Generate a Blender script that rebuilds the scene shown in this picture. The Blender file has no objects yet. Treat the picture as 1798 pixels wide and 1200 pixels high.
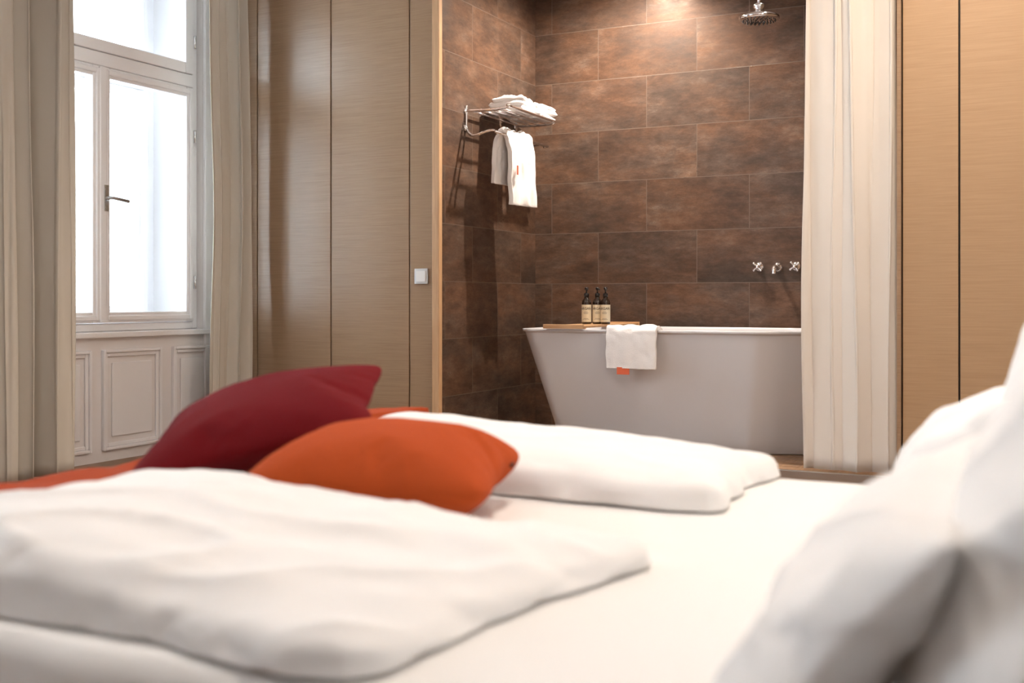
import bpy, math, random
from mathutils import Vector, Matrix, noise, Euler
random.seed(4)
scene = bpy.context.scene
coll = scene.collection
A = math.radians(26.4)

# ------------------------------------------------------------ materials
def newmat(name):
    m = bpy.data.materials.new(name); m.use_nodes = True
    nt = m.node_tree
    return m, nt, nt.nodes['Principled BSDF']

def plain(name, col, rough=0.5, metal=0.0, bump=0.0, bscale=200, var=0.0, vscale=6, sheen=0, coat=0, spec=None, trans=0, sub=0):
    m, nt, b = newmat(name)
    N, L = nt.nodes, nt.links
    b.inputs['Base Color'].default_value = (*col, 1)
    b.inputs['Roughness'].default_value = rough
    b.inputs['Metallic'].default_value = metal
    if sheen:
        b.inputs['Sheen Weight'].default_value = sheen
        b.inputs['Sheen Tint'].default_value = (*[min(1, c*1.5+.03) for c in col], 1)
    if coat: b.inputs['Coat Weight'].default_value = coat
    if spec is not None: b.inputs['Specular IOR Level'].default_value = spec
    tc = N.new('ShaderNodeTexCoord')
    n = N.new('ShaderNodeTexNoise'); n.inputs['Scale'].default_value = vscale; n.inputs['Detail'].default_value = 4
    L.new(tc.outputs['Object'], n.inputs['Vector'])
    mx = N.new('ShaderNodeMix'); mx.data_type = 'RGBA'
    mx.inputs[6].default_value = (*[c*(1-var) for c in col], 1)
    mx.inputs[7].default_value = (*[min(1, c*(1+var)) for c in col], 1)
    L.new(n.outputs['Fac'], mx.inputs[0]); L.new(mx.outputs[2], b.inputs['Base Color'])
    if bump:
        n2 = N.new('ShaderNodeTexNoise'); n2.inputs['Scale'].default_value = bscale; n2.inputs['Detail'].default_value = 3
        L.new(tc.outputs['Object'], n2.inputs['Vector'])
        bp = N.new('ShaderNodeBump'); bp.inputs['Strength'].default_value = bump; bp.inputs['Distance'].default_value = 0.002
        L.new(n2.outputs['Fac'], bp.inputs['Height']); L.new(bp.outputs['Normal'], b.inputs['Normal'])
    return m

def wood(name, c1, c2, scale=(1.5, 1.5, 55), rough=0.42, streak=0.5):
    m, nt, b = newmat(name); N, L = nt.nodes, nt.links
    tc = N.new('ShaderNodeTexCoord'); mp = N.new('ShaderNodeMapping')
    mp.inputs['Scale'].default_value = scale
    L.new(tc.outputs['Object'], mp.inputs['Vector'])
    n = N.new('ShaderNodeTexNoise'); n.inputs['Scale'].default_value = 1.6; n.inputs['Detail'].default_value = 7; n.inputs['Roughness'].default_value = .65
    L.new(mp.outputs[0], n.inputs['Vector'])
    mp2 = N.new('ShaderNodeMapping'); mp2.inputs['Scale'].default_value = tuple(s*3.0 for s in scale)
    L.new(tc.outputs['Object'], mp2.inputs['Vector'])
    n2 = N.new('ShaderNodeTexNoise'); n2.inputs['Scale'].default_value = 1.5; n2.inputs['Detail'].default_value = 3
    L.new(mp2.outputs[0], n2.inputs['Vector'])
    ad = N.new('ShaderNodeMath'); ad.operation = 'MULTIPLY_ADD'; ad.inputs[1].default_value = .5
    L.new(n2.outputs['Fac'], ad.inputs[0]); L.new(n.outputs['Fac'], ad.inputs[2])
    cr = N.new('ShaderNodeValToRGB')
    cr.color_ramp.elements[0].position = .5; cr.color_ramp.elements[0].color = (*c1, 1)
    cr.color_ramp.elements[1].position = 1.0; cr.color_ramp.elements[1].color = (*c2, 1)
    L.new(ad.outputs[0], cr.inputs[0]); L.new(cr.outputs[0], b.inputs['Base Color'])
    b.inputs['Roughness'].default_value = rough
    bp = N.new('ShaderNodeBump'); bp.inputs['Strength'].default_value = .03; bp.inputs['Distance'].default_value = .001
    L.new(ad.outputs[0], bp.inputs['Height']); L.new(bp.outputs['Normal'], b.inputs['Normal'])
    return m

def tile_mat(name, axis, shift):
    m, nt, b = newmat(name); N, L = nt.nodes, nt.links
    tc = N.new('ShaderNodeTexCoord'); sp = N.new('ShaderNodeSeparateXYZ')
    L.new(tc.outputs['Object'], sp.inputs[0])
    ad = N.new('ShaderNodeMath'); ad.operation = 'ADD'; ad.inputs[1].default_value = shift
    L.new(sp.outputs[axis], ad.inputs[0])
    cb = N.new('ShaderNodeCombineXYZ')
    L.new(ad.outputs[0], cb.inputs[0]); L.new(sp.outputs[2], cb.inputs[1])
    br = N.new('ShaderNodeTexBrick')
    br.offset = .5; br.offset_frequency = 2; br.squash = 1; br.squash_frequency = 1
    br.inputs['Scale'].default_value = 1; br.inputs['Brick Width'].default_value = .6; br.inputs['Row Height'].default_value = .3
    br.inputs['Mortar Size'].default_value = .0018; br.inputs['Mortar Smooth'].default_value = .1
    br.inputs['Color1'].default_value = (0, 0, 0, 1); br.inputs['Color2'].default_value = (1, 1, 1, 1); br.inputs['Mortar'].default_value = (.5, .5, .5, 1)
    L.new(cb.outputs[0], br.inputs['Vector'])
    vm = N.new('ShaderNodeVectorMath'); vm.operation = 'MULTIPLY_ADD'; vm.inputs[1].default_value = (7, 5, 9)
    L.new(br.outputs['Color'], vm.inputs[0]); L.new(cb.outputs[0], vm.inputs[2])
    def nzn(sc, detail, rough, mul):
        mp = N.new('ShaderNodeMapping'); mp.inputs['Scale'].default_value = mul
        L.new(vm.outputs[0], mp.inputs['Vector'])
        n = N.new('ShaderNodeTexNoise'); n.inputs['Scale'].default_value = sc; n.inputs['Detail'].default_value = detail; n.inputs['Roughness'].default_value = rough
        L.new(mp.outputs[0], n.inputs['Vector']); return n
    n1 = nzn(3.4, 7, .64, (.85, 1.5, 1))
    n2 = nzn(17, 10, .85, (.5, 1.4, 1))
    n3 = nzn(3.5, 7, .7, (.7, 1.5, 1))
    mi = N.new('ShaderNodeMath'); mi.operation = 'MULTIPLY_ADD'; mi.inputs[1].default_value = .5
    L.new(n2.outputs['Fac'], mi.inputs[0])
    mj = N.new('ShaderNodeMath'); mj.operation = 'MULTIPLY'; mj.inputs[1].default_value = .5
    L.new(n1.outputs['Fac'], mj.inputs[0]); L.new(mj.outputs[0], mi.inputs[2])
    def ramp(cols):
        cr = N.new('ShaderNodeValToRGB'); e = cr.color_ramp.elements
        e[0].position, e[0].color = cols[0][0], (*cols[0][1], 1)
        e[1].position, e[1].color = cols[-1][0], (*cols[-1][1], 1)
        for p, c in cols[1:-1]:
            x = e.new(p); x.color = (*c, 1)
        L.new(mi.outputs[0], cr.inputs[0]); return cr
    cA = ramp([(.33, (.040, .026, .019)), (.46, (.082, .054, .040)), (.56, (.138, .094, .070)), (.70, (.33, .26, .21))])
    cB = ramp([(.33, (.048, .025, .015)), (.46, (.110, .057, .033)), (.56, (.182, .096, .056)), (.70, (.33, .21, .14))])
    mf = N.new('ShaderNodeMapRange'); mf.inputs['From Min'].default_value = .39; mf.inputs['From Max'].default_value = .61
    L.new(n3.outputs['Fac'], mf.inputs['Value'])
    m2 = N.new('ShaderNodeMix'); m2.data_type = 'RGBA'
    L.new(mf.outputs[0], m2.inputs[0]); L.new(cA.outputs[0], m2.inputs[6]); L.new(cB.outputs[0], m2.inputs[7])
    hv = N.new('ShaderNodeHueSaturation'); hv.inputs['Saturation'].default_value = .96
    mr = N.new('ShaderNodeMapRange'); mr.inputs['To Min'].default_value = .87; mr.inputs['To Max'].default_value = 1.15
    L.new(br.outputs['Color'], mr.inputs['Value']); L.new(mr.outputs[0], hv.inputs['Value']); L.new(m2.outputs[2], hv.inputs['Color'])
    mx = N.new('ShaderNodeMix'); mx.data_type = 'RGBA'; mx.inputs[7].default_value = (.185, .14, .11, 1)
    L.new(br.outputs['Fac'], mx.inputs[0]); L.new(hv.outputs[0], mx.inputs[6]); L.new(mx.outputs[2], b.inputs['Base Color'])
    rr = N.new('ShaderNodeMapRange'); rr.inputs['From Min'].default_value = .40; rr.inputs['From Max'].default_value = .62
    rr.inputs['To Min'].default_value = .46; rr.inputs['To Max'].default_value = .27
    L.new(mi.outputs[0], rr.inputs['Value']); L.new(rr.outputs[0], b.inputs['Roughness'])
    b.inputs['Metallic'].default_value = .35
    hs = N.new('ShaderNodeMath'); hs.operation = 'MULTIPLY_ADD'; hs.inputs[1].default_value = -2.0
    L.new(br.outputs['Fac'], hs.inputs[0]); L.new(n2.outputs['Fac'], hs.inputs[2])
    bp = N.new('ShaderNodeBump'); bp.inputs['Strength'].default_value = .25; bp.inputs['Distance'].default_value = .002
    L.new(hs.outputs[0], bp.inputs['Height']); L.new(bp.outputs['Normal'], b.inputs['Normal'])
    return m

def glass_mat():
    m = bpy.data.materials.new('window_glass'); m.use_nodes = True
    nt = m.node_tree; N, L = nt.nodes, nt.links
    N.remove(N['Principled BSDF'])
    t = N.new('ShaderNodeBsdfTransparent'); t.inputs[0].default_value = (.97, .99, 1, 1)
    g = N.new('ShaderNodeBsdfGlossy'); g.inputs['Roughness'].default_value = .02
    f = N.new('ShaderNodeLayerWeight'); f.inputs[0].default_value = .12
    mx = N.new('ShaderNodeMixShader')
    L.new(f.outputs['Fresnel'], mx.inputs[0]); L.new(t.outputs[0], mx.inputs[1]); L.new(g.outputs[0], mx.inputs[2])
    L.new(mx.outputs[0], N['Material Output'].inputs[0])
    return m

def cloth(name, col, rough=.85, sheen=.2, weave=900, bump=.15, sub=0, wr=0.0, wrs=5):
    m = plain(name, col, rough, 0, bump, weave, .03, 3, sheen=sheen, spec=.2)
    if wr:
        nt = m.node_tree; N, L = nt.nodes, nt.links; b = N['Principled BSDF']
        tc = [n for n in N if n.type == 'TEX_COORD'][0]
        n = N.new('ShaderNodeTexNoise'); n.inputs['Scale'].default_value = wrs; n.inputs['Detail'].default_value = 5
        n.inputs['Distortion'].default_value = 1.2
        L.new(tc.outputs['Object'], n.inputs['Vector'])
        bp = N.new('ShaderNodeBump'); bp.inputs['Strength'].default_value = wr; bp.inputs['Distance'].default_value = .02
        L.new(n.outputs['Fac'], bp.inputs['Height'])
        old = [n for n in N if n.type == 'BUMP' and n != bp][0]
        L.new(bp.outputs['Normal'], old.inputs['Normal'])
    return m

OAK = wood('oak_veneer', (.270, .172, .10), (.375, .25, .152), (1.8, 1.8, 110), .28)
OAK_LIT = wood('oak_veneer_lit', (.385, .240, .130), (.475, .315, .182), (1.8, 1.8, 110), .38)  # same oak as the left doors, warm lamp light put into the colour
OAKEDGE = wood('oak_edge', (.46, .27, .14), (.60, .39, .22), (40, 40, 2), .4)
TRAYW = wood('tray_wood', (.40, .22, .10), (.60, .36, .18), (3, 40, 40), .45)
FLOORW = wood('floor_wood', (.16, .09, .05), (.30, .18, .10), (2, 30, 2), .4)
DECKW = wood('deck_wood', (.20, .11, .06), (.40, .24, .13), (30, 2, 2), .45)
TILEB = tile_mat('rust_tile_back', 0, 2.5)
TILES = tile_mat('rust_tile_side', 1, -5.38)
PAINT = plain('white_wall_paint', (.80, .775, .77), .6, bump=.1, bscale=60, var=.02)
CEILM = plain('ceiling_paint', (.87, .855, .84), .8, var=.01)
LACQ = plain('window_lacquer', (.85, .84, .85), .35, var=.02)
DARK = plain('dark_gap', (.015, .012, .01), .7)
CHROME = plain('chrome', (.82, .82, .84), .08, 1, var=.01)
STEEL = plain('brushed_steel', (.45, .44, .43), .3, 1, bump=.05, bscale=300)
ENAMEL = plain('bath_enamel', (.62, .615, .635), .25, var=.01, coat=.2)
LINEN = cloth('white_bed_linen', (.88, .872, .862), .8, .1, 900, .1, wr=.2, wrs=6)
SHEET = cloth('white_bed_sheet', (.88, .868, .85), .8, .1, 900, .1, wr=.10, wrs=3)
TERRY = cloth('white_terry', (.84, .82, .81), .95, .3, 260, .9)
CURT = cloth('beige_curtain', (.56, .52, .45), .8, .1, 600, .2)
SHOWC = cloth('cream_curtain', (.74, .69, .63), .8, .1, 600, .15)
RED = cloth('red_wool', (.150, .0035, .007), .95, .04, 420, 1.0, wr=.12, wrs=7)
ORANGE = cloth('orange_wool', (.46, .074, .015), .95, .06, 420, 1.0, wr=.10, wrs=7)
THROW = cloth('orange_throw_wool', (.38, .058, .014), .95, .06, 350, .8, wr=.15)
TAGD = plain('dark_tag', (.06, .012, .01), .8)
TAGO = plain('orange_tag', (.70, .14, .06), .8)
AMBER = plain('dark_amber_plastic', (.018, .009, .005), .15, coat=.5)
PUMPB = plain('black_plastic', (.012, .011, .011), .3)
LABELM = plain('cream_label', (.76, .69, .52), .6, var=.02)
INK = plain('label_ink', (.03, .02, .015), .6)
SWPL = plain('switch_aluminium', (.62, .62, .62), .35, .6)
SWR = plain('switch_white', (.80, .80, .79), .3)
GLASS = glass_mat()
PLASTER = plain('pale_plaster', (.80, .79, .78), .9, bump=.2, bscale=20, var=.05)
PANE = plain('dark_pane', (.35, .38, .42), .2)
HEADB = cloth('headboard_fabric', (.45, .36, .28), .9, .1, 300, .5)
BEDB = wood('bed_base_wood', (.10, .06, .04), (.2, .12, .07), (2, 2, 40), .5)

# ------------------------------------------------------------ helpers
def mk(name, verts, faces, mat, smooth=False, parent=None, origin=None, label=None, cat=None, structure=False, group=None):
    me = bpy.data.meshes.new(name)
    vs = [Vector(v) for v in verts]
    if origin is None:
        mn = Vector((min(v.x for v in vs), min(v.y for v in vs), min(v.z for v in vs)))
        mx = Vector((max(v.x for v in vs), max(v.y for v in vs), max(v.z for v in vs)))
        origin = (mn+mx)/2
    origin = Vector(origin)
    me.from_pydata([v-origin for v in vs], [], faces)
    me.materials.append(mat)
    if smooth:
        for p in me.polygons: p.use_smooth = True
    me.update()
    ob = bpy.data.objects.new(name, me)
    coll.objects.link(ob)
    if parent is not None:
        ob.parent = parent
        ob.location = origin - parent.location
    else:
        ob.location = origin
    tag(ob, label, cat, structure, group)
    return ob

def tag(ob, label=None, cat=None, structure=False, group=None):
    if label: ob['label'] = label
    if cat: ob['category'] = cat
    if structure: ob['kind'] = 'structure'
    if group: ob['group'] = group

def empty(name, loc, label, cat, structure=False, group=None):
    e = bpy.data.objects.new(name, None); e.empty_display_size = .1
    e.location = loc; coll.objects.link(e)
    tag(e, label, cat, structure, group)
    return e

def boxg(x0, x1, y0, y1, z0, z1):
    v = [(x0, y0, z0), (x1, y0, z0), (x1, y1, z0), (x0, y1, z0), (x0, y0, z1), (x1, y0, z1), (x1, y1, z1), (x0, y1, z1)]
    f = [(0, 3, 2, 1), (4, 5, 6, 7), (0, 1, 5, 4), (1, 2, 6, 5), (2, 3, 7, 6), (3, 0, 4, 7)]
    return v, f

def merge(parts):
    V, F = [], []
    for v, f in parts:
        o = len(V); V += list(v); F += [tuple(i+o for i in q) for q in f]
    return V, F

def boxes(name, lst, mat, bevel=0, **kw):
    V, F = merge([boxg(*b) for b in lst])
    ob = mk(name, V, F, mat, **kw)
    if bevel:
        md = ob.modifiers.new('bevel', 'BEVEL'); md.width = bevel; md.segments = 3; md.limit_method = 'ANGLE'
    return ob

def catmull(P, n=8):
    P = [Vector(p) for p in P]; out = []
    Q = [P[0]] + P + [P[-1]]
    for i in range(1, len(Q)-2):
        a, b, c, d = Q[i-1], Q[i], Q[i+1], Q[i+2]
        for k in range(n):
            t = k/n
            out.append(.5*((2*b)+(c-a)*t+(2*a-5*b+4*c-d)*t*t+(3*b-a-3*c+d)*t**3))
    out.append(P[-1]); return out

def tube(P, r, seg=10, rs=None):
    P = [Vector(p) for p in P]; V, F = [], []
    up = Vector((0, 0, 1))
    t0 = (P[1]-P[0]).normalized()
    if abs(t0.dot(up)) > .9: up = Vector((1, 0, 0))
    n = (up - t0*up.dot(t0)).normalized()
    for i, p in enumerate(P):
        t = (P[min(i+1, len(P)-1)]-P[max(i-1, 0)]).normalized()
        n = (n - t*n.dot(t)).normalized(); b = t.cross(n)
        rr = rs[i] if rs else r
        for k in range(seg):
            a = 2*math.pi*k/seg
            V.append(p + n*math.cos(a)*rr + b*math.sin(a)*rr)
    for i in range(len(P)-1):
        for k in range(seg):
            F.append((i*seg+k, i*seg+(k+1) % seg, (i+1)*seg+(k+1) % seg, (i+1)*seg+k))
    F.append(tuple(range(seg-1, -1, -1))); F.append(tuple((len(P)-1)*seg+k for k in range(seg)))
    return V, F

def lathe(c, prof, seg=32, axis='z'):
    V, F = [], []
    for r, h in prof:
        for k in range(seg):
            a = 2*math.pi*k/seg
            x, y = r*math.cos(a), r*math.sin(a)
            if axis == 'z': p = (c[0]+x, c[1]+y, c[2]+h)
            elif axis == 'y': p = (c[0]+x, c[1]-h, c[2]+y)
            else: p = (c[0]+h, c[1]+x, c[2]+y)
            V.append(p)
    for i in range(len(prof)-1):
        for k in range(seg):
            F.append((i*seg+k, i*seg+(k+1) % seg, (i+1)*seg+(k+1) % seg, (i+1)*seg+k))
    F.append(tuple(range(seg-1, -1, -1))); F.append(tuple((len(prof)-1)*seg+k for k in range(seg)))
    return V, F

def fixn(ob):
    import bmesh
    bm = bmesh.new(); bm.from_mesh(ob.data); bmesh.ops.recalc_face_normals(bm, faces=bm.faces); bm.to_mesh(ob.data); bm.free()
    return ob

def nz(x, y, z=0, s=1):
    return noise.noise(Vector((x*s, y*s, z*s)))
def fbm(x, y, z=0):
    return nz(x, y, z)+.5*nz(x*2.1, y*2.1, z+7)+.25*nz(x*4.3, y*4.3, z+13)
def sstep(a, b, x):
    t = min(1, max(0, (x-a)/(b-a))); return t*t*(3-2*t)

# ------------------------------------------------------------ room shell
CEIL = 2.8
XL, XR, YF, YB, YN = -4.3, .34, -1.4, 6.18, 5.04
boxes('floor', [(XL-.5, XR+.2, YF-.2, YB+.2, -.1, 0)], FLOORW, structure=True, label='brown wooden plank bedroom floor')
boxes('ceiling', [(XL-.5, XR+.2, YF-.2, YB+.2, CEIL, CEIL+.15)], CEILM, structure=True, label='plain white plaster ceiling')
W1 = (3.42, 4.82); W_ADD = (.6, 2.0); ZS, ZT = .645, 2.72  # second opening lies out of view, added to let in more daylight
lst = []
ys = [YF-.2, W_ADD[0], W_ADD[1], W1[0], W1[1], YB+.2]
for i in range(0, 5, 2): lst.append((-4.8, XL, ys[i], ys[i+1], 0, CEIL))
for w in (W1, W_ADD):
    lst.append((-4.8, XL, w[0], w[1], 0, ZS-.02)); lst.append((-4.8, XL, w[0], w[1], ZT, CEIL))
boxes('wall_left', lst, PAINT, structure=True, origin=(0, 0, 0), label='white painted window wall with deep reveals')
boxes('wall_right', [(XR, XR+.15, YF-.2, YB+.2, 0, CEIL)], PAINT, structure=True, label='plain light wall behind the bed head')
boxes('wall_front', [(XL, XR, YF-.15, YF, 0, CEIL)], PAINT, structure=True, label='plain light painted wall')
boxes('wall_back', [(-2.95, XR, YB, YB+.12, 0, CEIL)], TILEB, structure=True, origin=(0, 0, 0), label='rust brown metallic tiles in running bond')
boxes('wall_niche', [(-2.93, -2.91, YN+.01, YB, 0, CEIL)], TILES, structure=True, origin=(0, 0, 0), label='rust brown tiled side wall of bath niche')
boxes('trim_1', [(-2.95, -2.908, YN-.025, YN+.01, 0, CEIL)], OAKEDGE, .003, structure=True, label='light oak edge strip at niche corner')
boxes('floor_niche', [(-2.91, -.65, YN-.0, YB, 0.001, .04)]+[(-2.91, -.65, YN+.01+i*.1, YN+.10+i*.1, .04, .046) for i in range(11)], DECKW, structure=True, label='raised wooden slat floor of bath niche')
boxes('trim_2', [(-2.905, -.65, YN-.03, YN-.001, 0.001, .048)], STEEL, .002, structure=True, label='dark metal threshold strip at niche floor')
boxes('baseboard_left', [(XL+.001, XL+.02, YF, 3.30, .001, .09)], LACQ, .004, structure=True, label='white painted baseboard along window wall')

# ------------------------------------------------------------ wardrobes
def wardrobe(xs, x_end, y0, label, mat):
    x0 = xs[0]
    e = empty('wardrobe', ((x0+x_end)/2, y0+.3, 0), label, 'wardrobe')
    boxes('wardrobe_body', [(x0, x_end, y0+.024, y0+.9, .002, CEIL-.002)], DARK, parent=e)
    edges = xs+[x_end]
    for i in range(len(edges)-1):
        g = .004
        boxes('door', [(edges[i]+g, edges[i+1]-(g if i < len(edges)-2 else 0), y0, y0+.022, .02, CEIL-.01)], mat, .0015, parent=e)
    return e
wardrobe([-4.285, -4.10, -3.598, -3.10], -2.952, YN, 'tall built-in wardrobe with flat greyish oak veneer doors', OAK)
wardrobe([-.648, -.42, .06], XR-.005, YN, 'tall built-in wardrobe with oak veneer doors, lamp warmth in their colour', OAK_LIT)
boxes('trim_3', [(-.668, -.65, YN-.01, YN+1.13, .049, CEIL)], OAK, .002, structure=True, label='slim oak edge strip beside wardrobe')

e = empty('light_switch', (-3.024, YN-.001, .926), 'silver framed white light switch on oak panel', 'light switch')
boxes('switch_plate', [(-3.064, -2.984, YN-.010, YN-.0005, .886, .966)], SWPL, .002, parent=e)
boxes('switch_rocker', [(-3.052, -2.996, YN-.015, YN-.010, .898, .954)], SWR, .0015, parent=e)

# ------------------------------------------------------------ windows
def ring(x0, x1, y0, y1, z0, z1, w):
    return [(x0, x1, y0, y0+w, z0, z1), (x0, x1, y1-w, y1, z0, z1), (x0, x1, y0+w, y1-w, z0, z0+w), (x0, x1, y0+w, y1-w, z1-w, z1)]
def window(name, xc, y0, y1, z0, z1, label, handle=True):
    e = empty(name, (xc, (y0+y1)/2, z0), label, 'window', structure=True)
    ym = (y0+y1)/2; zt = 2.0
    boxes('window_frame', ring(xc-.04, xc+.02, y0, y1, z0, z1, .04)+[(xc-.04, xc+.03, y0+.04, y1-.04, zt-.03, zt+.04)], LACQ, .006, parent=e)
    for a, b in ((y0+.042, ym-.001), (ym+.001, y1-.042)):
        boxes('window_sash', ring(xc-.02, xc+.035, a, b, z0+.042, zt-.032, .055)+ring(xc-.005, xc+.045, a+.012, b-.012, z0+.054, zt-.044, .026), LACQ, .006, parent=e)
        boxes('window_pane', [(xc, xc+.004, a+.05, b-.05, z0+.092, zt-.082)], GLASS, parent=e)
    boxes('window_sash', ring(xc-.02, xc+.035, y0+.042, y1-.042, zt+.042, z1-.042, .06), LACQ, .006, parent=e)
    boxes('window_pane', [(xc, xc+.004, y0+.1, y1-.1, zt+.1, z1-.1)], GLASS, parent=e)
    boxes('window_mullion', [(xc+.03, xc+.05, ym-.022, ym+.022, z0+.045, zt-.035)], LACQ, .006, parent=e)
    if handle:
        V, F = merge([lathe((xc+.05, ym+.012, z), [(.0, 0), (.009, 0), (.009, .010), (.0, .011)], 16, 'x') for z in (1.265, 1.355)]
                     + [boxg(xc+.05, xc+.058, ym+.001, ym+.023, 1.245, 1.375)]
                     + [tube(catmull([(xc+.05, ym+.012, 1.31), (xc+.085, ym+.012, 1.31), (xc+.095, ym+.032, 1.308), (xc+.095, ym+.12, 1.30)], 6), .009)])
        mk('window_handle', V, F, STEEL, smooth=False, parent=e, label='metal lever handle')
        for z in (2.22, 1.7, .9):
            V, F = tube([(xc+.04, y1-.04, z-.035), (xc+.04, y1-.04, z+.035)], .008)
            mk('window_hinge', V, F, CHROME, smooth=True, parent=e, label='small chrome hinge')
    return e
window('window_1', -4.36, W1[0], W1[1], ZS, ZT, 'unseen white casement window added for side light')
window('window_2', -4.66, W1[0]+.06, W1[1]-.06, ZS+.03, ZT-.05, 'white outer casement of box window', False)
window('window_added', -4.36, W_ADD[0], W_ADD[1], ZS, ZT, 'unseen white casement window added for side light')  # unseen window, added so daylight reaches the bed from the left
boxes('wall_reveal', [(-4.70, -4.66, W1[0], W1[0]+.06, ZS, ZT), (-4.70, -4.66, W1[1]-.06, W1[1], ZS, ZT), (-4.70, -4.66, W1[0]+.06, W1[1]-.06, ZT-.05, ZT), (-4.70, -4.66, W1[0]+.06, W1[1]-.06, ZS, ZS+.03)], LACQ, structure=True, label='white lining of the box window reveal')
boxes('trim_4', [(-4.8, XL+.035, W1[0]-.04, W1[1]+.04, ZS-.03, ZS-.001)], LACQ, .006, structure=True, label='white painted sill of the added window')
boxes('trim_5', [(-4.8, XL+.035, W_ADD[0]-.04, W_ADD[1]+.04, ZS-.03, ZS-.001)], LACQ, .006, structure=True, label='white painted sill of the added window')
boxes('trim_6', [(XL, XL+.02, W1[1], W1[1]+.08, .0, CEIL), (XL, XL+.02, W1[0]-.08, W1[0], .0, CEIL)], LACQ, .005, structure=True, label='white painted window architrave')
pl = []
def px_to_y(px, X=XL+.01):
    u = (px-899)/1980; d = -X/(math.sin(A)-u*math.cos(A)); return d*(u*math.sin(A)+math.cos(A))
for a, b in ((60, 160), (180, 283), (303, 385)):
    y0, y1 = px_to_y(a), px_to_y(b)
    pl += ring(XL, XL+.022, y0, y1, .055, .555, .016)
    pl += ring(XL, XL+.012, y0+.016, y1-.016, .071, .539, .020)
    pl += [(XL, XL+.010, y0+.065, y1-.065, .12, .49)]
boxes('trim_7', pl, LACQ, .005, structure=True, label='white moulded wall panelling below window')

e = empty('apartment_building', (-13, 4, 0), 'pale plaster apartment building facade across the street', 'building')
boxes('facade', [(-13.5, -13, -12, 20, -6, 12)]+[(-13, -12.85, -12, 20, z, z+.15) for z in (-2.2, 1.2, 4.6)], PLASTER, .01, parent=e)
for i in range(8):
    for j in range(3):
        y = -7+i*2.4; z = -1.6+j*3.4
        boxes('facade_window', ring(-13, -12.9, y, y+1.2, z, z+2.0, .12)+[(-13, -12.93, y+.57, y+.63, z, z+2.0), (-13, -12.93, y, y+1.2, z+1.3, z+1.36)], LACQ, parent=e)
        boxes('facade_pane', [(-12.999, -12.98, y+.1, y+1.1, z+.1, z+1.9)], PANE, parent=e)

# ------------------------------------------------------------ curtains
def curtain(name, p0, p1, z0, z1, folds, amp, mat, label, seed=0, wl=None, thick=.004, irr=.25, fine=.003, drift=.3):
    NX, NZ = folds*26, 46
    p0, p1 = Vector((*p0, 0)), Vector((*p1, 0)); dr = p1-p0; n = Vector((-dr.y, dr.x, 0)).normalized()
    V, F = [], []
    for j in range(NZ+1):
        tz = j/NZ; z = z0+(z1-z0)*tz
        a, b = (0, 1) if wl is None else wl(tz)
        for i in range(NX+1):
            t = i/NX
            tt = t + irr/folds*fbm(t*folds*.7, tz*drift, seed)*2
            ph = 2*math.pi*folds*tt
            s = math.sin(ph)
            am = amp*(.7+.9*nz(t*folds*.6, tz*drift, seed+4))
            off = am*(s*.9+.45*math.sin(ph*.5+seed)) + fine*nz(t*9, tz*3, seed+9)
            along = .10/folds*math.sin(2*ph)
            q = a+(b-a)*(t+along)
            V.append(p0+dr*q+n*off+Vector((0, 0, z + (.006*nz(t*6, seed) if j == 0 else 0))))
    for j in range(NZ):
        for i in range(NX):
            k = j*(NX+1)+i; F.append((k, k+1, k+NX+2, k+NX+1))
    ob = mk(name, V, F, mat, smooth=True, label=label, cat='curtain')
    md = ob.modifiers.new('s', 'SOLIDIFY'); md.thickness = thick; md.offset = 0
    return ob
curtain('window_curtain', (-4.12, 3.05), (-4.10, 3.75), .012, CEIL-.04, 6, .055, CURT, 'heavy beige floor-length curtain in deep folds beside window', 2, drift=.5)
def wl(t):
    z = t*2.75
    return (.03 + .10*math.exp(-((z-1.25)/.6)**2), 1.0-.14*max(0, (z-1.4)/1.4))
curtain('window_curtain', (-4.13, 4.66), (-4.06, 4.955), .012, CEIL-.04, 3, .034, CURT, 'heavy beige curtain gathered between window and wardrobe', 5, wl, irr=.25, drift=.6)
curtain('shower_curtain', (-1.07, 5.085), (-.680, 5.085), .052, CEIL-.03, 3, .032, SHOWC, 'cream white curtain drawn open beside bathtub', 12, irr=.32, fine=.002, drift=.5)
boxes('curtain_rail', [(-4.16, -4.06, 2.7, 4.99, CEIL-.04, CEIL-.001)], LACQ, .004, label='white ceiling curtain rail above the window', cat='curtain rail')
boxes('curtain_rail', [(-2.9, -.675, 5.06, 5.11, CEIL-.03, CEIL-.001)], STEEL, .004, label='slim metal ceiling rail for the bath curtain', cat='curtain rail')

# ------------------------------------------------------------ bathtub
TC = (-1.755, 5.69)
S = 200
def plan(a, b, r, ex):
    pts = []
    for cx, cy, a0 in ((a-r, b-r, 0), (-(a-r), b-r, 90), (-(a-r), -(b-r), 180), (a-r, -(b-r), 270)):
        for k in range(13):
            t = math.radians(a0+90*k/12); pts.append((cx+r*math.cos(t), cy+r*math.sin(t)))
    P = pts+[pts[0]]; L = [0]
    for i in range(len(P)-1): L.append(L[-1]+math.dist(P[i], P[i+1]))
    out = []
    xc = .50*a
    for k in range(S):
        s = L[-1]*k/S; i = 0
        while L[i+1] < s: i += 1
        f = (s-L[i])/max(1e-9, L[i+1]-L[i]); x = P[i][0]+(P[i+1][0]-P[i][0])*f; y = P[i][1]+(P[i+1][1]-P[i][1])*f
        lim = b-ex*max(0, x-xc); y = max(-lim, min(lim, y))
        out.append((x-.02*(y/b)**2*math.copysign(1, x)*abs(x/a), y))
    return out
tp = [(.69, .24, .047, .06), (.696, .247, .055, .06)]
for i in range(1, 10):
    t = i/9; tp.append((.696+.158*t, .247+.138*t, .055+.574*t, .06+.05*t))
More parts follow.
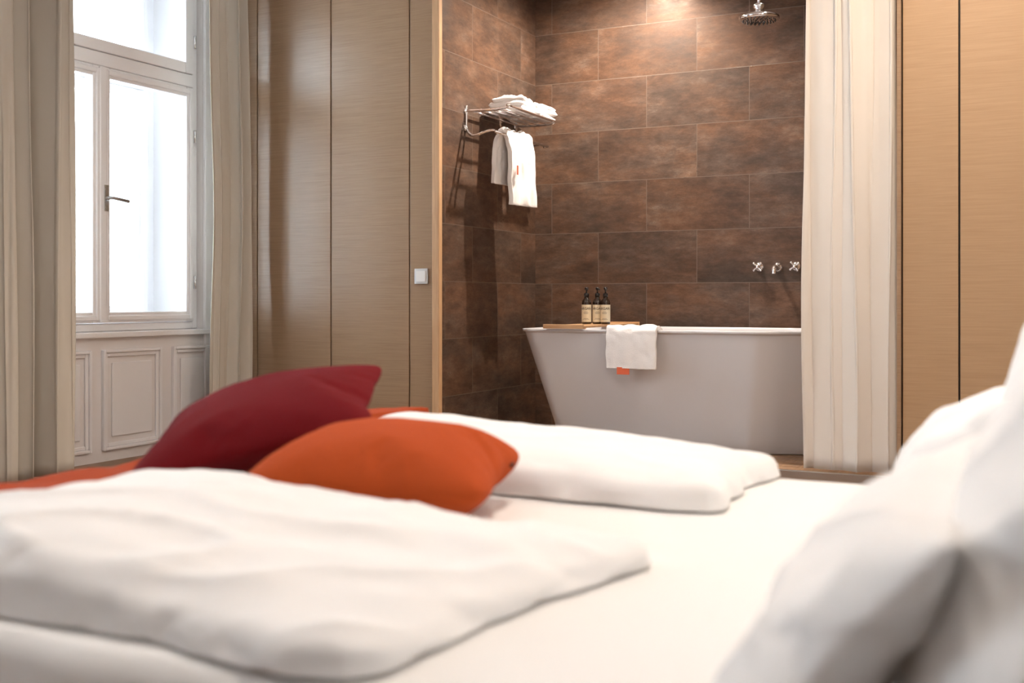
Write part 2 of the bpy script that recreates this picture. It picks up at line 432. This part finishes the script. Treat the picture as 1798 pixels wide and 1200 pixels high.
tp += [(.856, .388, .638, .11), (.864, .395, .639, .11), (.866, .397, .641, .11), (.866, .397, .651, .11), (.864, .395, .653, .11), (.842, .373, .653, .10), (.839, .370, .651, .10), (.834, .364, .63, .10)]
for i in range(1, 8):
    t = i/7; tp.append((.834-.15*t-.1*t**4, .364-.09*t-.08*t**4, .63-.43*t, .10))
tp.append((.3, .12, .195, .08))
V, F = [], []
for a, b, z, r in tp:
    for x, y in plan(a, b, r, .40): V.append((TC[0]+x, TC[1]+y, z))
for i in range(len(tp)-1):
    for k in range(S): F.append((i*S+k, i*S+(k+1) % S, (i+1)*S+(k+1) % S, (i+1)*S+k))
F.append(tuple(range(S-1, -1, -1))); F.append(tuple((len(tp)-1)*S+k for k in range(S)))
tub = empty('bathtub', (TC[0], TC[1], .046), 'freestanding white bathtub with tapered sides before tiled wall', 'bathtub')
t1 = mk('tub_shell', V, F, ENAMEL, smooth=True, parent=tub)
V, F = lathe((TC[0]+.2, TC[1], .196), [(.0, .0), (.03, 0), (.032, .004), (.0, .006)], 20)
mk('drain', V, F, CHROME, smooth=True, parent=tub, label='round chrome drain')

tl = []
for i in range(5): tl.append((-2.43+i*.044, -2.43+i*.044+.038, 5.27, 6.09, .660, .672))
tl += [(-2.43, -2.216, y, y+.03, .655, .660) for y in (5.285, 5.9)]
tl += [(-2.435, -2.211, 5.262, 5.275, .656, .678), (-2.435, -2.211, 6.085, 6.098, .656, .678)]
boxes('bath_tray', tl, TRAYW, .002, label='slatted wooden bath tray laid across the tub', cat='bath tray')

# bottles
def text_mesh(body, size):
    cu = bpy.data.curves.new('t', 'FONT'); cu.body = body; cu.size = size; cu.align_x = 'CENTER'; cu.extrude = 0; cu.resolution_u = 3; cu.offset = size*.012
    ob = bpy.data.objects.new('t', cu); coll.objects.link(ob)
    bpy.context.view_layer.update()
    dg = bpy.context.evaluated_depsgraph_get()
    me = bpy.data.meshes.new_from_object(ob.evaluated_get(dg))
    V = [v.co.copy() for v in me.vertices]; F = [tuple(p.vertices) for p in me.polygons]
    bpy.data.objects.remove(ob); return V, F
def bend(V, R, rot):
    return [(R*math.sin(v.x/R+rot), -R*math.cos(v.x/R+rot), v.y) for v in V]
def bottle(x, y, z, rot):
    e = empty('pump_bottle', (x, y, z), 'dark amber pump bottle with cream label on wooden bath tray', 'pump bottle', group='toiletry bottles on the bath tray')
    R = .0255
    V, F = lathe((x, y, z), [(0, 0), (R-.003, 0), (R, .003), (R, .118), (R-.003, .128), (.014, .138), (.012, .142), (.012, .148), (0, .148)], 32)
    mk('bottle_body', V, F, AMBER, smooth=True, parent=e)
    V, F = [], []; n = 28; a0, a1 = -1.9, 1.9
    for j, zz in enumerate((.012, .105)):
        for i in range(n+1):
            a = a0+(a1-a0)*i/n+rot; V.append((x+(R+.0005)*math.sin(a), y-(R+.0005)*math.cos(a), z+zz))
    for i in range(n): F.append((i, i+1, n+1+i+1, n+1+i))
    mk('bottle_label', V, F, LABELM, smooth=True, parent=e, label='cream paper label reading ARGAN')
    v, f = text_mesh('ARGAN', .0185)
    v = bend(v, R+.0010, rot)
    mk('label_text', [(p[0]+x, p[1]+y, p[2]+z+.078) for p in v], f, INK, parent=e, label='dark lettering ARGAN')
    for rows in (((.066, .35), (.061, .55), (.056, .45)), ((.030, .5), (.025, .7))):
        V, F = [], []
        for zz, w in rows:
            o = len(V)
            for h in (0, .0014):
                for i in range(13):
                    a = -w+2*w*i/12+rot; V.append((x+(R+.0009)*math.sin(a), y-(R+.0009)*math.cos(a), z+zz+h))
            for i in range(12): F.append((o+i, o+i+1, o+13+i+1, o+13+i))
        mk('label_print', V, F, INK, smooth=True, parent=e, label='fine dark small print')
    V, F = merge([lathe((x, y, z), [(0, .148), (.0135, .148), (.0135, .164), (.009, .168), (.004, .169), (.004, .184), (.009, .185), (.0105, .190), (.0095, .198), (0, .200)], 24),
                  tube(catmull([(x, y, z+.191), (x+.018*math.sin(rot+.3), y-.018*math.cos(rot+.3), z+.192), (x+.036*math.sin(rot+.3), y-.036*math.cos(rot+.3), z+.185)], 5), .0042, 8)])
    mk('bottle_pump', V, F, PUMPB, smooth=True, parent=e, label='black pump dispenser')
for i, (x, y) in enumerate(((-2.352, 5.645), (-2.298, 5.668), (-2.244, 5.650))):
    bottle(x, y, .6725, .30+(-.05, .1, -.15)[i])

# ------------------------------------------------------------ taps & shower
def cross_tap(x, z, rot, name='tap'):
    e = empty(name, (x, YB, z), 'chrome cross-handle wall tap above the bathtub', 'tap', group='wall taps above the bathtub')
    V, F = lathe((x, YB-.0005, z), [(0, 0), (.026, 0), (.026, .004), (.018, .010), (.011, .014), (.010, .030), (0, .030)], 28, 'y')
    fixn(mk('tap_flange', V, F, CHROME, smooth=True, parent=e))
    parts = [lathe((x, YB-.030, z), [(0, 0), (.012, 0), (.013, .012), (.009, .022), (0, .024)], 20, 'y')]
    for k in range(4):
        a = rot+k*math.pi/2; dx, dz = math.cos(a), math.sin(a)
        P = [(x+dx*s, YB-.042, z+dz*s) for s in (.004, .014, .024, .030, .034)]
        parts.append(tube(P, .005, 10, [.006, .005, .0065, .0085, .004]))
    V, F = merge(parts)
    fixn(mk('tap_handle', V, F, CHROME, smooth=True, parent=e))
cross_tap(-1.545, .985, math.radians(45)); cross_tap(-1.343, .985, math.radians(38))
e = empty('bath_spout', (-1.443, YB, .98), 'small round chrome spout on the tiled wall', 'bath spout')
V, F = lathe((-1.443, YB-.0005, .98), [(0, 0), (.027, 0), (.027, .005), (.018, .010), (.014, .014), (.014, .034), (0, .036)], 28, 'y')
fixn(mk('spout_flange', V, F, CHROME, smooth=True, parent=e))
V, F = tube(catmull([(-1.443, YB-.03, .98), (-1.443, YB-.065, .982), (-1.443, YB-.085, .97), (-1.443, YB-.088, .945)], 6), .013, 16)
fixn(mk('spout_pipe', V, F, CHROME, smooth=True, parent=e))
sx, sy, sz = -1.39, 5.56, 2.19
e = empty('rain_shower', (sx, sy, CEIL), 'round chrome rain shower hanging above the tub', 'shower')
V, F = tube([(sx, sy, CEIL-.001), (sx, sy, sz+.07)], .011, 16)
mk('shower_arm', V, F, CHROME, smooth=True, parent=e)
V, F = lathe((sx, sy, sz), [(0, 0), (.088, 0), (.097, .004), (.10, .010), (.098, .018), (.085, .026), (.045, .040), (.024, .048), (.018, .055), (.026, .062), (.030, .072), (.026, .082), (.014, .088), (0, .09)], 40)
mk('shower_rose', V, F, CHROME, smooth=True, parent=e)
parts = []
for rr, n in ((.02, 6), (.04, 12), (.06, 18), (.08, 24)):
    for k in range(n):
        a = 2*math.pi*k/n; parts.append(lathe((sx+rr*math.cos(a), sy+rr*math.sin(a), sz-.005), [(0, 0), (.0028, 0), (.0035, .0055), (0, .0055)], 8))
V, F = merge(parts)
mk('shower_nozzles', V, F, PUMPB, parent=e, label='dark rubber nozzle ring')

# ------------------------------------------------------------ towel rack
WX = -2.91
RX0, RX1, RY0, RY1, RZ = WX+.012, -2.655, 5.30, 5.90, 1.815
e = empty('towel_rack', (WX, (RY0+RY1)/2, 1.75), 'chrome wall-mounted towel rack with shelf rails and bar', 'towel rack')
parts = []
for x in (RX0+.02, RX0+.08, RX0+.14, RX0+.195): parts.append(tube([(x, RY0, RZ), (x, RY1, RZ)], .0055))
parts.append(tube(catmull([(RX1, RY0-.01, RZ+.012), (RX1, (RY0+RY1)/2, RZ+.012), (RX1, RY1+.01, RZ+.012)], 4), .007))
for y in (RY0, RY1):
    parts.append(tube(catmull([(WX+.002, y, RZ), (WX+.12, y, RZ-.004), (RX1-.02, y, RZ-.002), (RX1, y, RZ+.012)], 5), .007))
V, F = merge(parts); fixn(mk('rack_shelf', V, F, CHROME, smooth=True, parent=e))
for y in (RY0, RY1):
    P = catmull([(WX+.006, y, RZ+.03), (WX+.006, y, RZ-.04), (WX+.010, y, RZ-.10), (WX+.05, y, RZ-.135), (WX+.12, y, RZ-.12), (WX+.17, y, RZ-.115), (WX+.195, y, RZ-.135)], 6)
    V, F = merge([tube(P, .008), lathe((WX+.0005, y, RZ), [(0, 0), (.018, 0), (.018, .006), (0, .009)], 20, 'x'), lathe((WX+.0005, y, RZ-.09), [(0, 0), (.018, 0), (.018, .006), (0, .009)], 20, 'x')])
    fixn(mk('rack_bracket', V, F, CHROME, smooth=True, parent=e))
BX, BZ = WX+.195, RZ-.125
V, F = tube([(BX, RY0-.03, BZ), (BX, RY1+.03, BZ)], .008)
fixn(mk('towel_bar', V, F, CHROME, smooth=True, parent=e))

def drape(name, path, width_dir, w, mat, label, seed, thick=.012, skew=0, wav=.006, parent=None, cat='towel'):
    path = catmull(path, 8); NX = 24; V, F = [], []
    wd = Vector(width_dir).normalized(); n = len(path)
    for i, p in enumerate(path):
        t = (path[min(i+1, n-1)]-path[max(i-1, 0)]).normalized(); nr = t.cross(wd).normalized()
        for k in range(NX+1):
            s = k/NX-.5
            off = wav*(nz(s*5, i*.12, seed)+.5*nz(s*12, i*.25, seed+3))
            V.append(p+wd*(s*w*(1+.03*nz(i*.15, seed)))+nr*off+Vector((0, 0, skew*s)))
    for i in range(n-1):
        for k in range(NX):
            q = i*(NX+1)+k; F.append((q, q+1, q+NX+2, q+NX+1))
    ob = mk(name, V, F, mat, smooth=True, label=label if parent is None else None, cat=cat if parent is None else None, parent=parent)
    md = ob.modifiers.new('s', 'SOLIDIFY'); md.thickness = thick; md.offset = 0
    md = ob.modifiers.new('b', 'BEVEL'); md.width = thick*.35; md.segments = 2; md.limit_method = 'ANGLE'; md.angle_limit = 1.0
    return ob
tx = BX
ob = drape('hand_towel', [(tx-.055, 5.49, BZ-.26), (tx-.050, 5.49, BZ-.15), (tx-.034, 5.495, BZ-.04), (tx-.010, 5.50, BZ+.018), (tx+.014, 5.505, BZ+.012), (tx+.028, 5.515, BZ-.06), (tx+.034, 5.53, BZ-.2), (tx+.036, 5.535, BZ-.375)], (0.12, 1, 0), .245, TERRY, 'white terry hand towel folded over chrome rack bar', 3, .024, wav=.016)
boxes('towel_tag', [(tx+.050, tx+.054, 5.428, 5.440, BZ-.215, BZ-.165)], TAGO, .001, parent=ob, label='small orange woven tag')
ob = drape('bath_towel', [(-1.957, 5.39, .56), (-1.957, 5.365, .64), (-1.957, 5.335, .664), (-1.957, 5.30, .667), (-1.957, 5.276, .655), (-1.957, 5.268, .62), (-1.957, 5.268, .54), (-1.957, 5.270, .462)], (1, 0, 0), .262, TERRY, 'white terry towel hung over the bathtub rim', 11, .018, wav=.008)
boxes('towel_tag', [(-2.03, -1.965, 5.262, 5.268, .432, .468)], TAGO, .001, parent=ob, label='orange fabric tag')

def slab(x0, x1, y0, y1, z0, T, r, seed, nx=60, ny=40, wr=.012, ws=5, rot=0, exx=1, corner=0):
    V, F = [], []; cx, cy = (x0+x1)/2, (y0+y1)/2
    def pt(i, j):
        u = -1+2*i/nx; v = -1+2*j/ny
        uu = math.sin(u*math.pi/2)*.35+u*.65; vv = math.sin(v*math.pi/2)*.35+v*.65
        x = cx+(x1-x0)/2*uu; y = cy+(y1-y0)/2*vv
        d = min((x1-x0)/2*(1-abs(uu)), r); e = min((y1-y0)/2*(1-abs(vv)), r)
        pa = math.sqrt(max(0, 1-(1-d/r)**2)); pb = math.sqrt(max(0, 1-(1-e/r)**2))
        xo = cx+(x-cx)*(1-corner*abs(vv)**6); yo = cy+(y-cy)*(1-corner*abs(uu)**6)
        xo += .012*nz(yo*5, z0*9, seed)*abs(uu)**3; yo += .012*nz(xo*5, z0*9, seed+2)*abs(vv)**3
        return xo, yo, pa*pb
    top, bot = {}, {}
    for i in range(nx+1):
        for j in range(ny+1):
            x, y, p = pt(i, j)
            w = wr*fbm(x*ws*exx, y*ws, seed)
            z = z0+T*.45+(T*.55+w)*p if p > 0 else z0+T*.45
            top[i, j] = len(V); V.append((x, y, z))
            if p <= 1e-6: bot[i, j] = top[i, j]
            else: bot[i, j] = len(V); V.append((x, y, z0+T*.45*(1-p)))
    for i in range(nx):
        for j in range(ny):
            F.append((top[i, j], top[i+1, j], top[i+1, j+1], top[i, j+1]))
            q = tuple(dict.fromkeys((bot[i, j], bot[i, j+1], bot[i+1, j+1], bot[i+1, j])))
            if len(q) >= 3: F.append(q)
    if rot:
        c, s = math.cos(rot), math.sin(rot)
        V = [(cx+(x-cx)*c-(y-cy)*s, cy+(x-cx)*s+(y-cy)*c, z) for x, y, z in V]
    return V, F
zt = RZ+.009
V, F = merge([slab(-2.885+.01*i, -2.655-.012*i, 5.49, 5.70, zt+.004+i*.028, .034, .020, i+1, 30, 24, .011, 16, rot=.10*i-.04) for i in range(3)])
mk('folded_towel', V, F, TERRY, smooth=True, label='white folded terry towel lying on chrome rack shelf', cat='towel', group='folded towels on the rack')
V, F = merge([slab(-2.89+.012*i, -2.65-.008*i, 5.725, 5.93, zt+.004+i*.025, .032, .019, i+7, 30, 24, .012, 16, rot=-.10*i+.05) for i in range(3)])
mk('folded_towel', V, F, TERRY, smooth=True, label='white folded terry towel lying on chrome rack shelf', cat='towel', group='folded towels on the rack')

# ------------------------------------------------------------ bed
BX0, BX1, BY0, BY1, BT = -1.70, .12, .80, 2.26, .45
bed = empty('bed', ((BX0+BX1)/2, (BY0+BY1)/2, 0), 'wide double bed with white sheet and upholstered headboard', 'bed')
boxes('bed_base', [(BX0+.02, BX1, BY0+.02, BY1-.02, .1, .24)], BEDB, .01, parent=bed)
for x in (BX0+.1, BX1-.12):
    for y in (BY0+.1, BY1-.16):
        boxes('bed_leg', [(x, x+.06, y, y+.06, .001, .1)], BEDB, .005, parent=bed)
boxes('headboard', [(BX1+.005, BX1+.09, BY0-.10, BY1+.05, .05, 1.05)], HEADB, .02, parent=bed)
V, F = slab(BX0, BX1, BY0, BY1, .24, .21, .035, 21, 70, 70, .003, 3)
mk('mattress', V, F, SHEET, smooth=True, parent=bed, label='mattress in a white fitted sheet')

# --- cloth inflated soft things
def soft_mesh(w, h, nx, ny, seed, T=0, nw=3, rc=0):
    V, F = [], []; top, bot = {}, {}
    def xy(i, j):
        u = 2*i/nx-1; v = 2*j/ny-1
        if rc:
            k = 1-rc*(abs(u)*abs(v))**8
            u *= k; v *= k
        return w*u/2, h*v/2
    for i in range(nx+1):
        for j in range(ny+1):
            x, y = xy(i, j)
            border = i in (0, nx) or j in (0, ny)
            e = .002*fbm(x*6, y*6, seed)
            if T:
                top[i, j] = len(V); V.append((x, y, T/2+e)); bot[i, j] = len(V); V.append((x, y, -T/2+e))
            else:
                top[i, j] = len(V); V.append((x, y, (0 if border else .006)+e))
                if border: bot[i, j] = top[i, j]
                else: bot[i, j] = len(V); V.append((x, y, -.006+e))
    for i in range(nx):
        for j in range(ny):
            F.append((top[i, j], top[i+1, j], top[i+1, j+1], top[i, j+1]))
            F.append((bot[i, j], bot[i, j+1], bot[i+1, j+1], bot[i+1, j]))
    if T:
        loop = [(i, 0) for i in range(nx)]+[(nx, j) for j in range(ny)]+[(i, ny) for i in range(nx, 0, -1)]+[(0, j) for j in range(ny, 0, -1)]
        rows = [[bot[p] for p in loop]]
        for r in range(1, nw):
            row = []
            for p in loop:
                a, b = Vector(V[bot[p]]), Vector(V[top[p]]); row.append(len(V)); V.append(tuple(a.lerp(b, r/nw)))
            rows.append(row)
        rows.append([top[p] for p in loop]); n = len(loop)
        for r in range(nw):
            for k in range(n): F.append((rows[r][k], rows[r][(k+1) % n], rows[r+1][(k+1) % n], rows[r+1][k]))
    return V, F
def inflate(w, h, nx, ny, pressure=6, frames=26, seed=0, stiff=12, bend_=.3, T=0, rc=0, keep=0.0, raw=False):
    V, F = soft_mesh(w, h, nx, ny, seed, T, 3, rc)
    me = bpy.data.meshes.new('soft'); me.from_pydata(V, [], F); me.update()
    ob = bpy.data.objects.new('soft', me); coll.objects.link(ob)
    md = ob.modifiers.new('cloth', 'CLOTH'); s = md.settings
    s.quality = 6; s.mass = .15; s.tension_stiffness = stiff; s.compression_stiffness = stiff; s.shear_stiffness = stiff*.5; s.bending_stiffness = bend_
    s.tension_damping = 8; s.compression_damping = 8; s.shear_damping = 8; s.air_damping = 2
    s.use_pressure = True; s.uniform_pressure_force = pressure
    s.effector_weights.gravity = 0
    md.collision_settings.use_collision = False
    md.point_cache.frame_start = 1; md.point_cache.frame_end = frames+2
    for f in range(1, frames+1): scene.frame_set(f)
    dg = bpy.context.evaluated_depsgraph_get()
    m2 = bpy.data.meshes.new_from_object(ob.evaluated_get(dg))
    P = [v.co.copy() for v in m2.vertices]
    bpy.data.objects.remove(ob); scene.frame_set(1)
    def bb(P):
        mx = [max(p[k] for p in P) for k in range(3)]; mn = [min(p[k] for p in P) for k in range(3)]
        return Vector([(mx[k]+mn[k])/2 for k in range(3)]), Vector([mx[k]-mn[k] for k in range(3)])
    c, sz = bb(P)
    P = [Vector(((p.x-c.x)/sz.x, (p.y-c.y)/sz.y, (p.z-c.z)/sz.z)) for p in P]
    if keep:
        P = [Vector((p.x*(1-keep)+q[0]/w*keep, p.y*(1-keep)+q[1]/h*keep, p.z)) for p, q in zip(P, V)]
    if raw: return P, F, V
    return P, F
def fit(soft, w, h, t):
    P, F = soft
    return [Vector((p.x*w, p.y*h, p.z*t)) for p in P], F
def soft_obj(name, V, F, mat, label, cat, group, clamp=None):
    if clamp:
        V = [Vector((v.x, v.y, max(v.z, clamp(v.x, v.y)))) for v in V]
    ob = mk(name, V, F, mat, smooth=True, label=label, cat=cat, group=group)
    md = ob.modifiers.new('sub', 'SUBSURF'); md.levels = 1; md.render_levels = 1
    return ob
floorc = lambda x, y: BT+.004

def duvet(x0, x1, y0, y1, T0, T1, seed, label, foot=None, skew=0, edge=.10, wall=.45, keep=.5, wr=1.0, rc=.02):
    w, h = x1-x0, y1-y0
    P, F, V0 = inflate(w*1.04, h*1.08, 100, 48, pressure=2.4, frames=22, seed=seed, stiff=9, T=.05, keep=keep, rc=rc, raw=True)
    cx, cy = (x0+x1)/2, (y0+y1)/2; out = []
    for p, q in zip(P, V0):
        k = p.x+.5
        T = T0+(T1-T0)*sstep(.2, 1, k)
        lvl = min(1, max(0, (q[2]/.05+.5)))
        x, y = p.x*w, p.y*h
        if lvl <= .9:      # skirt spreads outward so the hem meets the sheet without an undercut
            x *= 1+.010*(1-lvl); y *= 1+.028*(1-lvl)
        if lvl > .9:
            d = min(w/2-abs(q[0]/1.04), h/2-abs(q[1]/1.08))
            sh = wall+(1-wall)*math.sqrt(max(0, 1-(1-min(1, max(0, d)/edge))**2))
            z = T*sh*(.72+.28*min(1, (p.z+.5)*1.15)) 
            xx, yy = x+cx, y+cy
            fade = min(1, max(0, d)/.05)
            z += wr*fade*(.007*fbm(xx*4, yy*6, seed) + .009*(1-abs(nz(xx*2.5+yy*3, yy*7-xx*2, seed+5)))**7 - .003)
        elif lvl < .1:
            z = 0
        else:
            z = T*wall*lvl*.9
        # rounded corners in plan
        ru, rv = abs(p.x)*2, abs(p.y)*2
        cr = max(0, ru*rv-.80)/.20
        x *= 1-.035*min(1, cr); y *= 1-.09*min(1, cr)
        x += cx; y += cy
        x += skew*(.5-p.y)*sstep(-.3, .5, p.x)
        y += .010*nz(x*3, seed); x += .007*nz(y*6, seed+3)
        if foot: z *= 1-.35*sstep(foot, foot-.20, x) if x < foot else 1
        out.append(Vector((x, y, BT+.004+z)))
    return soft_obj('duvet', out, F, LINEN, label, 'duvet', 'folded duvets on the bed', floorc)
duvet(-1.60, -.512, 1.772, 2.255, .100, .064, 31, 'white folded duvet lying along the far mattress edge', foot=-1.28, edge=.15, wall=.34)
duvet(-1.40, -.480, .832, 1.435, .086, .046, 41, 'white folded duvet lying on the near mattress half', skew=-.10, edge=.16, wall=.30, wr=1.3)

def throw():
    V, F = [], []; NX, NY = 50, 100
    def under(x, y):
        s = sstep(-1.40, -1.68, x) if x < -1.40 else 0
        e1 = min(1, max(0, (y-1.745-.10*s)/.09))
        return BT+.009+.074*(1-.3*s)*math.sqrt(max(0, 1-(1-e1)**2))
    for j in range(NY+1):
        s = j/NY; yl = .70+s*1.72
        for i in range(NX+1):
            t = i/NX
            right = -1.425 + .060*sstep(1.45, 1.75, yl)
            xl = right-(1-t)*(right+2.0)
            x = xl
            y = min(yl, BY1+.025); dropy = max(0, yl-(BY1+.020))
            h = under(x, min(y, 2.2))
            y0_ = BY0-.02
            if yl < y0_: dropy = y0_-yl; y = y0_
            dropx = max(0, -1.70-xl)
            if dropx > 0: x = -1.70-.03*(1-math.exp(-dropx*40))
            z = h-dropx-dropy + .006*fbm(xl*6, yl*5, 3) + .003*math.sin(yl*30+xl*8)
            V.append((x, y+(.012 if yl > BY1 else 0), max(z, .05)))
    for j in range(NY):
        for i in range(NX):
            k = j*(NX+1)+i; F.append((k, k+1, k+NX+2, k+NX+1))
    ob = mk('throw_blanket', V, F, THROW, smooth=True, label='orange wool throw across the foot of the bed', cat='blanket')
    md = ob.modifiers.new('s', 'SOLIDIFY'); md.thickness = .016; md.offset = 1
throw()

def RM(yaw, pitch=0, roll=0):
    return Matrix.Rotation(yaw, 4, 'Z') @ Matrix.Rotation(pitch, 4, 'X') @ Matrix.Rotation(roll, 4, 'Y')
D = math.radians
cush = inflate(.5, .5, 52, 52, pressure=7, frames=26, seed=5, stiff=14, keep=.72, rc=.10)
cush2 = inflate(.5, .5, 52, 52, pressure=6, frames=26, seed=15, stiff=14, keep=.7, rc=.06)
def place_soft(name, soft, w, h, t, M, mat, label, cat, group, clamp=None, plump=1.0):
    V, F = fit(soft, w, h, t)
    if plump != 1:
        V = [Vector((v.x, v.y, math.copysign((abs(v.z)/(t/2))**plump*(t/2), v.z))) for v in V]
    return soft_obj(name, [M @ v for v in V], F, mat, label, cat, group, clamp)
Mo = Matrix.Translation((-.995, 1.56, .524)) @ RM(A-D(10), D(2), D(1))
org = place_soft('cushion', cush, .385, .37, .156, Mo, ORANGE, 'orange wool cushion with small dark tag on the bed', 'cushion', 'scatter cushions on the bed', floorc, plump=.72)
V, F = boxg(.168, .186, .085, .115, -.004, .003)
tg = mk('tag', [Mo @ Vector(v) for v in V], F, TAGD, parent=None)
tg.parent = org; tg.location = tg.location-org.location; tg['label'] = 'small dark woven tag'
Mr = Matrix.Translation((-1.335, 1.665, .580)) @ RM(A+D(3), D(12), D(-14))
place_soft('cushion', cush2, .435, .38, .130, Mr, RED, 'dark red wool cushion leaning beside the orange one', 'cushion', 'scatter cushions on the bed', floorc, plump=.85)

pil = inflate(.80, .42, 76, 42, pressure=5, frames=26, seed=61, stiff=11, keep=.4, bend_=.08)
pil2 = inflate(.80, .58, 70, 52, pressure=5, frames=26, seed=64, stiff=11, keep=.4, bend_=.08)
def headpillow(soft, c, w, h, t, lean, yaw=0, roll=0, seed=0):
    L = D(lean)
    ex = -Vector((0, 1, 0)); ey = Vector((math.cos(L), 0, math.sin(L))); ez = Vector((-math.sin(L), 0, math.cos(L)))
    R = Matrix((ex, ey, ez)).transposed().to_4x4()
    M = Matrix.Translation(c) @ Matrix.Rotation(D(yaw), 4, 'Z') @ R @ Matrix.Rotation(D(roll), 4, 'Z')
    V, F = fit(soft, w, h, t); out = []
    for v in V:
        s = 1 if v.z > 0 else -1
        k = min(1, abs(v.z)/(.3*t))
        v.z += k*s*(.008*fbm(v.x*5, v.y*8, seed) + .014*(1-abs(nz(v.x*4+v.y*3, v.y*6-v.x*3, seed+5)))**6 - .005)
        out.append(M @ v)
    return soft_obj('pillow', out, F, LINEN, 'white cotton pillow leaning at the bed head', 'pillow', 'white pillows at the bed head', floorc)
headpillow(pil, (-.155, 1.08, .555), .76, .28, .115, 48, seed=3)
headpillow(pil2, (.0, 1.06, .628), .86, .43, .17, 62, seed=8)
headpillow(pil, (-.165, 1.87, .555), .66, .31, .12, 48, roll=2, seed=13)
headpillow(pil2, (-.01, 1.88, .68), .72, .50, .14, 70, seed=18)

# ------------------------------------------------------------ lights
def area(name, loc, size, energy, col, rot=(0, 0, 0), sy=None):
    l = bpy.data.lights.new(name, 'AREA'); l.energy = energy; l.color = col; l.size = size
    if sy: l.shape = 'RECTANGLE'; l.size_y = sy
    o = bpy.data.objects.new(name, l); o.location = loc; o.rotation_euler = rot; coll.objects.link(o); return l
def spot(name, loc, tgt, energy, col, ang, blend=.5, r=.03):
    l = bpy.data.lights.new(name, 'SPOT'); l.energy = energy; l.color = col; l.spot_size = D(ang); l.spot_blend = blend; l.shadow_soft_size = r
    o = bpy.data.objects.new(name, l); o.location = loc
    o.rotation_euler = (Vector(tgt)-Vector(loc)).to_track_quat('-Z', 'Y').to_euler(); coll.objects.link(o)
spot('niche_downlight', (-2.22, 5.62, CEIL-.03), (-2.38, 5.66, 0), 280, (1, .87, .75), 150, .95, .018)
spot('niche_fill_spot', (-1.15, 5.50, CEIL-.03), (-1.15, 5.65, 0), 26, (1, .88, .76), 110, 1, .03)  # added spot, brightens the right end of the tub and the curtain
area('room_lamp_warm', (-.45, 1.9, CEIL-.03), .35, 30, (1, .88, .76))
area('room_lamp_wardrobe', (-.45, 4.1, CEIL-.03), .3, 28, (1, .82, .64))
area('ambient_fill_centre', (-2.3, 2.2, CEIL-.03), .8, 6, (1, .94, .88))  # added soft ceiling fill for ambient light, not a known lamp
for nm, w in (('window_portal', W1), ('window_added_portal', W_ADD)):
    l = area(nm, (-4.82, (w[0]+w[1])/2, 1.7), w[1]-w[0], 1, (1, 1, 1), (0, D(-90), 0), 2.1)
    l.size = 2.1; l.size_y = w[1]-w[0]
    try: l.cycles.is_portal = True
    except Exception: pass
wd = bpy.data.worlds.new('world'); scene.world = wd; wd.use_nodes = True
bg = wd.node_tree.nodes['Background']; bg.inputs[0].default_value = (.89, .945, 1, 1); bg.inputs[1].default_value = 17

# ------------------------------------------------------------ camera
cam = bpy.data.cameras.new('camera'); co = bpy.data.objects.new('camera', cam); coll.objects.link(co)
co.location = (0, 0, .80); co.rotation_euler = (math.pi/2, 0, A)
cam.sensor_width = 36; cam.lens = 36*1980/1798; cam.shift_y = -72/1798; cam.clip_start = .02
cam.dof.use_dof = True; cam.dof.focus_distance = 5.9; cam.dof.aperture_fstop = 3.2
scene.camera = co
scene.view_settings.view_transform = 'Standard'
scene.view_settings.look = 'None'
scene.view_settings.exposure = 0.0
